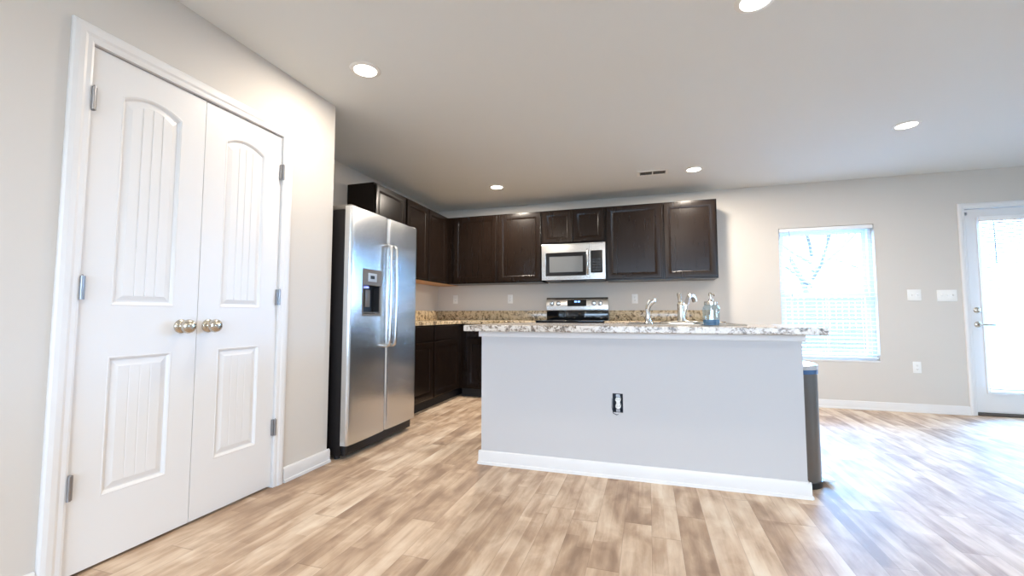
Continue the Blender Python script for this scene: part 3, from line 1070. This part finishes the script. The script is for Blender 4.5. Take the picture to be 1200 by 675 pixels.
# worktops along the walls
CT0, CT1 = 0.876, 0.915
root = thing('corner_worktop', 'speckled granite worktop, warm light painted in as tan, turning the corner from fridge to range', 'worktop', (XK, YB, CT0))
m = Mesh()
poly = [(XK + 0.001, 3.420), (-2.150, 3.420), (-2.150, 4.838), (-1.223, 4.838), (-1.223, YB - 0.001), (XK + 0.001, YB - 0.001)]
m.prism(poly, CT0, CT1)
m.build('slab', 'granite_back', root, 30, 0.004)
m = Mesh()
m.box(XK + 0.001, 3.420, CT1 + 0.0003, XK + 0.021, YB - 0.0215, 1.040, 0.002)
m.box(XK + 0.001, YB - 0.021, CT1 + 0.0003, -1.223, YB - 0.001, 1.040, 0.002)
m.build('backsplash', 'granite_back', root)
root = thing('back_worktop', 'speckled granite worktop, warm light painted in as tan, between the range and the counter end', 'worktop', (-0.449, YB, CT0))
m = Mesh().box(-0.449, 4.838, CT0, 0.760, YB - 0.001, CT1)
m.build('slab', 'granite_back', root, 30, 0.004)
m = Mesh().box(-0.449, YB - 0.021, CT1 + 0.0003, 0.742, YB - 0.001, 1.040, 0.002)
m.build('backsplash', 'granite_back', root)

# ------------------------------------------------------------------ refrigerator
FXF = -1.940
root = thing('refrigerator', 'stainless side-by-side refrigerator with ice dispenser beside the pantry wall', 'refrigerator', (-2.35, 2.955, 0.0))
m = Mesh().box(-2.755, 2.512, 0.025, -2.004, 3.398, 1.722, 0.006)
m.build('cabinet', 'fridge_side', root)
m = Mesh().box(-2.003, 2.53, 0.022, -1.975, 3.38, 0.092, 0.004)
for k in range(4):
    m.box(-1.976, 2.56, 0.034 + k * 0.013, -1.972, 3.35, 0.040 + k * 0.013)
m.build('kick_grille', 'black', root)
for yy in (2.545, 3.365):
    for xx in (-2.70, -2.05):
        m = Mesh().cyl((xx, yy, 0.0), (xx, yy, 0.026), 0.02, n=14)
        m.build('foot', 'black', root)


def fridge_door(y0, y1, hole=None):
    """door slab, gently bowed, with rolled long edges"""
    z0, z1 = 0.098, 1.743
    xb = FXF - 0.058
    N = 16
    w = y1 - y0
    def sec():
        pts = [(y0, xb), ]
        r = 0.022
        for k in range(7):
            t = PI - (PI / 2) * k / 6
            pts.append((y0 + r + r * math.cos(t), FXF - 0.004 - r + r * math.sin(t)))
        for k in range(1, N):
            s = k / N
            pts.append((y0 + r + (w - 2 * r) * s, FXF - 0.004 + 0.004 * (1 - (2 * s - 1) ** 2)))
        for k in range(7):
            t = PI / 2 - (PI / 2) * k / 6
            pts.append((y1 - r + r * math.cos(t), FXF - 0.004 - r + r * math.sin(t)))
        pts.append((y1, xb))
        return pts
    s = sec()
    m = Mesh()
    if hole is None:
        lp = [[(x, y, z) for y, x in s] for z in (z0, z1)]
        m.loops(lp, True, True, True)
        return m
    ha, hb, hz0, hz1 = hole
    # insert the hole's edges into the section
    def xat(y):
        for (ya, xa), (yb_, xb_) in zip(s[:-1], s[1:]):
            if ya <= y <= yb_ and yb_ > ya:
                return xa + (xb_ - xa) * (y - ya) / (yb_ - ya)
        return FXF
    ss = sorted([p for p in s[1:-1]] + [(ha, xat(ha)), (hb, xat(hb))], key=lambda p: p[0])
    ss = [s[0]] + ss + [s[-1]]
    zs = [z0, hz0, hz1, z1]
    for za, zb in zip(zs[:-1], zs[1:]):
        for (ya, xa), (yb_, xb_) in zip(ss[:-1], ss[1:]):
            mid = (ya + yb_) / 2
            if za == hz0 and ha - 1e-6 < mid < hb + 1e-6 and (ya >= ha - 1e-6) and (yb_ <= hb + 1e-6):
                continue
            m.face([(xa, ya, za), (xb_, yb_, za), (xb_, yb_, zb), (xa, ya, zb)])
        m.face([(ss[0][1], ss[0][0], za), (ss[0][1], ss[0][0], zb), (ss[-1][1], ss[-1][0], zb), (ss[-1][1], ss[-1][0], za)])
    for z in (z0, z1):
        m.face([(x, y, z) for y, x in ss])
    return m


ha, hb, hz0, hz1 = 2.632, 2.862, 0.972, 1.318
m = fridge_door(2.506, 2.949, (ha, hb, hz0, hz1))
dl = m.build('door', 'steel', root, 35)
m = fridge_door(2.957, 3.404)
dr = m.build('door', 'steel', root, 35)
# dispenser
Fr = frame((FXF - 0.001, 0, 0), (0, 1, 0), (1, 0, 0))
m = Mesh().ring(Fr, (ha + 0.001, hz0 + 0.001, hb - 0.001, hz1 - 0.001), (ha + 0.014, hz0 + 0.018, hb - 0.014, 1.198), -0.010, 0.003)
dp = m.build('ice_dispenser', 'panelgrey', dl, 30, 0.002)
dp['label'] = 'grey-brown dispenser with dark recess'
m = Mesh()
q = lambda c, i=0.0: rect(Fr, ha + 0.0145 + i, hz0 + 0.0185 + i, hb - 0.0145 - i, 1.1975 - i, c)
m.loops([q(-0.006), q(-0.050, 0.006), q(-0.052, 0.03)], True, False, True)
mm = Mesh()
mm.bm.free()
mm.bm = m.bm
mm.build('dispenser_recess', 'black', dl, 30)
m = Mesh().box(FXF + 0.0022, 2.695, 1.225, FXF + 0.004, 2.800, 1.288, 0.0008)
m.build('dispenser_display', 'lcd', dl)
m = Mesh().box(FXF + 0.0042, 2.722, 1.246, FXF + 0.0048, 2.772, 1.270)
m.build('dispenser_screen', 'black', dl)
m = Mesh().box(FXF - 0.045, 2.715, 1.04, FXF - 0.034, 2.775, 1.165, 0.004)
m.build('dispenser_paddle', 'panelgrey', dl)
m = Mesh().box(FXF - 0.040, 2.70, 1.178, FXF - 0.018, 2.735, 1.190, 0.002)
m.build('dispenser_light', 'iceled', dl)
m = Mesh().box(FXF - 0.045, ha + 0.022, hz0 + 0.024, FXF - 0.004, hb - 0.022, hz0 + 0.030)
m.build('drip_tray', 'panelgrey', dl)
for yy, s, par in ((2.915, -1, dl), (2.990, 1, dr)):
    m = Mesh()
    z0, z1 = 0.735, 1.535
    xs = FXF + 0.050
    pts = [(FXF - 0.004, yy, z0 + 0.012), (FXF + 0.028, yy, z0 + 0.010), (xs - 0.006, yy, z0 + 0.022), (xs, yy, z0 + 0.06)]
    for k in range(1, 12):
        t = k / 12
        pts.append((xs + 0.006 * math.sin(PI * t), yy, z0 + 0.06 + (z1 - z0 - 0.12) * t))
    pts += [(xs, yy, z1 - 0.06), (xs - 0.006, yy, z1 - 0.022), (FXF + 0.028, yy, z1 - 0.010), (FXF - 0.004, yy, z1 - 0.012)]
    m.tube(pts, 0.0135, 16)
    m.build('handle', 'steel_plain', par, 50)
for yy in (2.545, 3.365):
    m = Mesh().box(-2.12, yy - 0.03, 1.7225, -1.955, yy + 0.03, 1.7425 + 0.012, 0.005)
    m.build('hinge_cover', 'panelgrey', root)

# ------------------------------------------------------------------ range
rx0, rx1 = -1.2185, -0.4535
root = thing('electric_range', 'stainless electric range with black glass top against the back wall', 'range', (-0.836, YB, 0.0))
m = Mesh().box(rx0, 4.835, 0.09, rx1, YB - 0.003, 0.905)
m.build('body', 'fridge_side', root)
m = Mesh().box(rx0 + 0.02, 4.88, 0.0, rx1 - 0.02, YB - 0.02, 0.09)
m.build('plinth', 'toe', root)
m = Mesh().box(rx0 - 0.001, 4.805, 0.9055, rx1 + 0.001, YB - 0.078, 0.921, 0.004)
ct = m.build('cooktop', 'black_glass', root)
for cx_, cy_, r in ((-1.03, 4.96, 0.10), (-0.64, 4.96, 0.08), (-1.03, 5.24, 0.075), (-0.64, 5.24, 0.10)):
    m = Mesh().lathe((cx_, cy_, 0.9211), [(r - 0.004, 0), (r, 0), (r, 0.0006), (r - 0.004, 0.0006), (r - 0.004, 0.0)], 40, cap=False)
    m.build('burner_ring', 'panelgrey', ct)
m = Mesh().box(rx0, YB - 0.076, 0.9215, rx1, YB - 0.003, 1.042, 0.004)
m.build('backguard_base', 'black_glass', root)
m = Mesh()
Fg = frame((0, YB - 0.076, 0), (1, 0, 0), (0, -1, 0))
m.loops([[Fg(a, b, c) for b, c in ((1.0425, -0.073), (1.0425, 0.012), (1.060, 0.014), (1.185, 0.004), (1.200, -0.006), (1.200, -0.073))] for a in (rx0, rx1)], True, True, True)
bg = m.build('backguard', 'steel_plain', root, 30)
def gface(z):
    return YB - 0.076 - (0.014 - 0.010 * (z - 1.060) / 0.125)
m = Mesh()
m.loops([[(a, gface(z) - c, z) for a, z in ((-0.952, 1.093), (-0.716, 1.093), (-0.716, 1.172), (-0.952, 1.172))] for c in (-0.003, 0.003)], True, True, True)
dsp = m.build('clock_display', 'black_glass', bg)
m = Mesh()
for k, a in enumerate((-0.862, -0.846, -0.822, -0.806)):
    m.box(a, gface(1.15) - 0.0052, 1.140, a + 0.010, gface(1.15) - 0.0035, 1.158)
m.build('clock_light', 'led', bg)
for kx in (-1.150, -1.068, -0.628, -0.548):
    m = Mesh()
    yk = gface(1.128)
    m.lathe((kx, yk + 0.002, 1.128), [(0, 0), (0.029, 0), (0.029, 0.005), (0.0, 0.005)], 28, 'y')
    m.build('knob_ring', 'panelgrey', root)
    m = Mesh()
    m.lathe((kx, yk - 0.003, 1.128), [(0, 0), (0.023, 0), (0.022, 0.012), (0.019, 0.022), (0.0, 0.024)], 28, 'y')
    m.box(kx - 0.004, yk - 0.034, 1.106, kx + 0.004, yk - 0.022, 1.150, 0.003)
    m.build('knob', 'steel_plain', root, 45)
m = Mesh().box(rx0 + 0.004, 4.800, 0.235, rx1 - 0.004, 4.8345, 0.885, 0.006)
od = m.build('oven_door', 'steel_plain', root)
m = Mesh().box(rx0 + 0.12, 4.797, 0.36, rx1 - 0.12, 4.7998, 0.70, 0.001)
m.build('oven_window', 'black_glass', od)
m = Mesh().tube([(rx0 + 0.06, 4.802, 0.80), (rx0 + 0.06, 4.757, 0.80), (rx0 + 0.075, 4.752, 0.80), (rx1 - 0.075, 4.752, 0.80), (rx1 - 0.06, 4.757, 0.80), (rx1 - 0.06, 4.802, 0.80)], 0.011, 12)
m.build('handle', 'steel_plain', od)
m = Mesh().box(rx0 + 0.004, 4.802, 0.095, rx1 - 0.004, 4.8345, 0.225, 0.006)
m.build('storage_drawer', 'steel_plain', root)

# ------------------------------------------------------------------ microwave
mx0, mx1, mz0, mz1, my = -1.205, -0.449, 1.397, 1.829, 5.085
root = thing('microwave_oven', 'stainless over-the-range microwave under the short dark cabinet', 'microwave', (-0.83, YB, mz0))
m = Mesh().box(mx0 + 0.004, my + 0.012, mz0 + 0.006, mx1 - 0.004, YB - 0.003, mz1, 0.003)
m.build('body', 'fridge_side', root)
Fm = frame((0, my, 0), (1, 0, 0), (0, -1, 0))
split = -0.632
m = Mesh().ring(Fm, (mx0, mz0, split, mz1), (-1.155, 1.447, -0.672, 1.722), -0.011, 0.016)
dd = m.build('door', 'steel_plain', root, 30, 0.003)
m = Mesh().ring(Fm, (-1.1545, 1.4475, -0.6725, 1.7215), (-1.112, 1.490, -0.712, 1.680), -0.010, 0.0155)
m.build('window_frame', 'black_glass', dd, 30, 0.002)
m = Mesh()
m.loops([rect(Fm, -1.1118, 1.4902, -0.7122, 1.6798, c) for c in (-0.008, 0.010)], True, True, True)
m.build('window', 'mw_window', dd)
m = Mesh().ring(Fm, (split + 0.0008, mz0, mx1, mz1), (-0.619, 1.474, -0.484, 1.733), -0.011, 0.016)
m.build('control_surround', 'steel_plain', root, 30, 0.003)
m = Mesh()
m.loops([rect(Fm, -0.6188, 1.4742, -0.4842, 1.7328, c) for c in (-0.008, 0.0145)], True, True, True)
cp = m.build('control_panel', 'black_glass', root)
m = Mesh()
for r in range(5):
    for c in range(3):
        a, b = -0.603 + c * 0.037, 1.492 + r * 0.032
        m.loops([rect(Fm, a, b, a + 0.030, b + 0.024, q_) for q_ in (0.0147, 0.0152)], True, True, True)
m.build('keypad', 'black', cp)
m = Mesh().tube([Fm(-0.652, 1.462, 0.012), Fm(-0.652, 1.462, 0.040), Fm(-0.652, 1.475, 0.050), Fm(-0.652, 1.60, 0.054), Fm(-0.652, 1.735, 0.050), Fm(-0.652, 1.748, 0.040), Fm(-0.652, 1.748, 0.012)], 0.0115, 14)
m.build('handle', 'steel_plain', dd, 50)
m = Mesh().lathe((-0.836, my - 0.0155, 1.782), [(0, 0), (0.013, 0), (0.013, 0.0012), (0.0, 0.0016)], 24, 'y')
m.build('badge', 'chrome', dd)
m = Mesh().box(mx0 + 0.03, my + 0.02, mz0 - 0.004, mx1 - 0.03, YB - 0.03, mz0 + 0.0055)
m.box(-0.98, my + 0.05, mz0 - 0.012, -0.68, my + 0.13, mz0 - 0.003, 0.003)
m.build('vent_base', 'black', root)
m = Mesh()
for k in range(24):
    m.loops([rect(Fm, mx0 + 0.03 + k * 0.0292, mz1 - 0.016, mx0 + 0.052 + k * 0.0292, mz1 - 0.010, q_) for q_ in (0.0155, 0.0163)], True, True, True)
m.build('vent_slots', 'panelgrey', dd)


# ------------------------------------------------------------------ outlets and switches
def outlet(x, z, label, group):
    root = thing('wall_outlet', label, 'outlet', (x, YB, z), group)
    m = Mesh().box(x - 0.035, YB - 0.0065, z - 0.0575, x + 0.035, YB - 0.0005, z + 0.0575, 0.0025)
    m.build('cover_plate', 'plastic', root)
    for s in (-1, 1):
        m = Mesh()
        m.loops([[(x + 0.0165 * r * math.cos(t), YB - c, z + s * 0.0195 + 0.014 * r * math.sin(t)) for t in [2 * PI * k / 20 for k in range(20)]] for r, c in ((1, 0.006), (1, 0.0078), (0.93, 0.0083))], True, True, True)
        rc = m.build('receptacle', 'plastic', root)
        m = Mesh()
        for dx in (-0.0062, 0.0062):
            m.box(x + dx - 0.0011, YB - 0.0088, z + s * 0.0195 - 0.001, x + dx + 0.0011, YB - 0.0081, z + s * 0.0195 + 0.006)
        m.cyl((x, YB - 0.0081, z + s * 0.0195 - 0.006), (x, YB - 0.0088, z + s * 0.0195 - 0.006), 0.0022, n=10)
        m.build('slot_pattern', 'slot', rc)
    return root


outlet(-2.519, 1.197, 'white outlet above the backsplash in the kitchen corner', 'outlets above the backsplash')
outlet(-1.729, 1.194, 'white outlet above the backsplash between corner and range', 'outlets above the backsplash')
outlet(-0.141, 1.180, 'white outlet above the backsplash beyond the sink sprayer', 'outlets above the backsplash')
outlet(2.607, 0.451, 'white outlet low on the wall between window and patio door', 'low wall outlets')


def switch(x, z, n, label):
    root = thing('light_switch', label, 'light switch', (x, YB, z), 'light switches by the patio door')
    w = 0.035 + 0.023 * (n - 1)
    m = Mesh().box(x - w, YB - 0.0065, z - 0.0575, x + w, YB - 0.0005, z + 0.0575, 0.0025)
    m.build('cover_plate', 'plastic', root)
    for k in range(n):
        xx = x + (k - (n - 1) / 2) * 0.046
        m = Mesh().box(xx - 0.0052, YB - 0.0075, z - 0.012, xx + 0.0052, YB - 0.006, z + 0.012)
        m.loops([[(xx - 0.0036, YB - 0.007, z - 0.004), (xx + 0.0036, YB - 0.007, z - 0.004), (xx + 0.0036, YB - 0.007, z + 0.006), (xx - 0.0036, YB - 0.007, z + 0.006)],
                 [(xx - 0.003, YB - 0.019, z + 0.003), (xx + 0.003, YB - 0.019, z + 0.003), (xx + 0.003, YB - 0.017, z + 0.011), (xx - 0.003, YB - 0.017, z + 0.011)]], True, True, True)
        m.build('toggle', 'plastic', root)
    return root


switch(2.618, 1.186, 2, 'white two-toggle switch plate nearer the window')
switch(2.886, 1.178, 3, 'white three-toggle switch plate beside the patio door')


# ------------------------------------------------------------------ ceiling lights and vent
def ceiling_light():
    root = thing('ceiling_light', '', 'ceiling light', (0, 0, H), 'recessed ceiling lights')
    m = Mesh().lathe((0, 0, H), [(0.066, -0.0075), (0.080, -0.0065), (0.088, -0.003), (0.090, -0.0003), (0.064, -0.0003), (0.066, -0.0075)], 40, cap=False)
    m.build('trim_ring', 'plastic', root, 40)
    m = Mesh().lathe((0, 0, H), [(0.0, -0.0045), (0.0, -0.0055), (0.055, -0.0055), (0.0655, -0.0045), (0.0655, -0.0006), (0.0, -0.0006)], 40)
    m.build('lens', 'lamp', root, 40)
    l = bpy.data.lights.new('lamp', 'AREA')
    l.shape = 'DISK'
    l.size = 0.13
    l.energy = LAMP_W
    l.color = LAMP_COL
    o = bpy.data.objects.new('lamp', l)
    o.location = (0, 0, -0.012)
    COL.objects.link(o)
    o.parent = root
    return root


proto = ceiling_light()
for i, (x, y, lab) in enumerate((
        (-1.581, 2.129, 'round recessed ceiling light in front of the pantry corner'),
        (-1.613, 4.593, 'round recessed ceiling light over the kitchen corner by the wall cabinets'),
        (0.473, 4.613, 'round recessed ceiling light beside the ceiling vent'),
        (1.933, 4.009, 'round recessed ceiling light nearest the window and patio door'),
        (0.508, 2.179, 'round recessed ceiling light cut by the top of the picture'),
        (-0.9, -0.33, 'round recessed ceiling light out of view behind the viewer, pantry side'),
        (0.508, -0.33, 'round recessed ceiling light out of view straight above the viewer'))):
    o = proto if i == 0 else copy_tree(proto)
    o.location = (x, y, H)
    o['label'] = lab
    for ch in o.children:
        if ch.type == 'LIGHT':
            ch.data = ch.data.copy()
            ch.data.energy = (12.0, 36.0, 34.0, 14.0, 14.0, 14.0, 12.0)[i]

vx, vy = 0.078, 4.600
root = thing('ceiling_vent', 'white two-bank ceiling air vent beside a recessed light', 'air vent', (vx, vy, H))
Fv = lambda a, b, c: Vector((vx + a, vy + b, H - c))
m = Mesh()
m.ring(Fv, (-0.150, -0.078, 0.150, 0.078), (-0.125, -0.052, 0.125, 0.052), 0.0004, 0.006)
m.box(vx - 0.006, vy - 0.052, H - 0.006, vx + 0.006, vy + 0.052, H - 0.0004)
m.build('vent_frame', 'plastic', root)
for a0, a1 in ((-0.124, -0.007), (0.007, 0.124)):
    m = Mesh()
    n = 9
    for k in range(n):
        a = a0 + (a1 - a0) * (k + 0.5) / n
        m.loops([[Fv(a - 0.005, b, 0.0008), Fv(a - 0.004, b, 0.0008), Fv(a + 0.001, b, 0.0056), Fv(a, b, 0.0056)] for b in (-0.0515, 0.0515)], True, True, True)
    m.build('louvres', 'panelgrey', root)
m = Mesh().box(vx - 0.1245, vy - 0.0515, H - 0.0007, vx + 0.1245, vy + 0.0515, H - 0.0003)
m.build('duct_opening', 'slot', root)

# ------------------------------------------------------------------ outside
m = Mesh().box(-25, YB + WT, -0.5, 35, 45, -0.15)
struct(m.build('ground', 'lawn', None, 0), 'pale lawn outside the window', 'ground')
m = Mesh().box(XR + 0.21, YF - WT, -0.5, 35, YB + WT - 0.01, -0.15)
struct(m.build('ground_right', 'lawn', None, 0), 'lawn outside the added side window', 'ground')
m = Mesh().box(-25, -30, -0.5, 35, YF - WT - 0.02, -0.15)
struct(m.build('ground_front', 'lawn', None, 0), 'lawn outside behind the viewer', 'ground')
m = Mesh().box(2.7, YB + WT, -0.15, 4.5, 7.6, -0.02)
struct(m.build('patio', 'brick', None, 0), 'concrete patio slab outside the glazed door', 'patio')
root = thing('yard_fence', 'tall grey board fence across the yard outside the window', 'fence', (4.0, 14.0, -0.15))
m = Mesh()
for k in range(190):
    x = -9 + k * 0.15
    m.box(x, 14.0, -0.12, x + 0.14, 14.02, 1.62 + 0.01 * random.random())
m.build('fence_boards', 'fence', root, 0)
m = Mesh()
for z in (0.2, 0.8, 1.35):
    m.box(-9, 14.021, z, 19.5, 14.06, z + 0.09)
m.build('fence_rails', 'fence', root, 0)


def tree(x, y, h, label, seed):
    rnd = random.Random(seed)
    root = thing('bare_tree', label, 'tree', (x, y, -0.15), 'trees in the yard')
    m = Mesh()
    def branch(p, d, ln, r, depth, mesh):
        pts, rr = [p], [r]
        for k in range(4):
            d = (d + Vector((rnd.uniform(-.18, .18), rnd.uniform(-.18, .18), rnd.uniform(-.05, .12)))).normalized()
            p = p + d * ln / 4
            pts.append(p)
            rr.append(r * (1 - 0.5 * (k + 1) / 4))
        mesh.tube(pts, rr, 7)
        if depth == 0:
            return
        for k in range(4 if depth > 1 else 3):
            i = rnd.choice((2, 3, 4))
            nd = (d + Vector((rnd.uniform(-.9, .9), rnd.uniform(-.9, .9), rnd.uniform(-.1, .7)))).normalized()
            branch(pts[i], nd, ln * rnd.uniform(.5, .75), rr[i] * 0.7, depth - 1, mesh)
    branch(Vector((x, y, -0.15)), Vector((0, 0, 1)), h * 0.42, 0.16, 0, m)
    m.build('trunk', 'bark', root, 60)
    b = Mesh()
    for k in range(5):
        z = h * (0.26 + 0.035 * k)
        a = k * 1.9 + seed
        branch(Vector((x, y, z - 0.15)), Vector((math.cos(a), math.sin(a), 0.75)).normalized(), h * 0.30, 0.08, 3, b)
    b.build('branches', 'bark', root, 60)
    return root


tree(6.0, 19.0, 8.5, 'bare branching tree beyond the fence, in the middle of the window', 3)
tree(13.0, 30.0, 9.5, 'bare branching tree beyond the fence, seen near the window edge', 11)
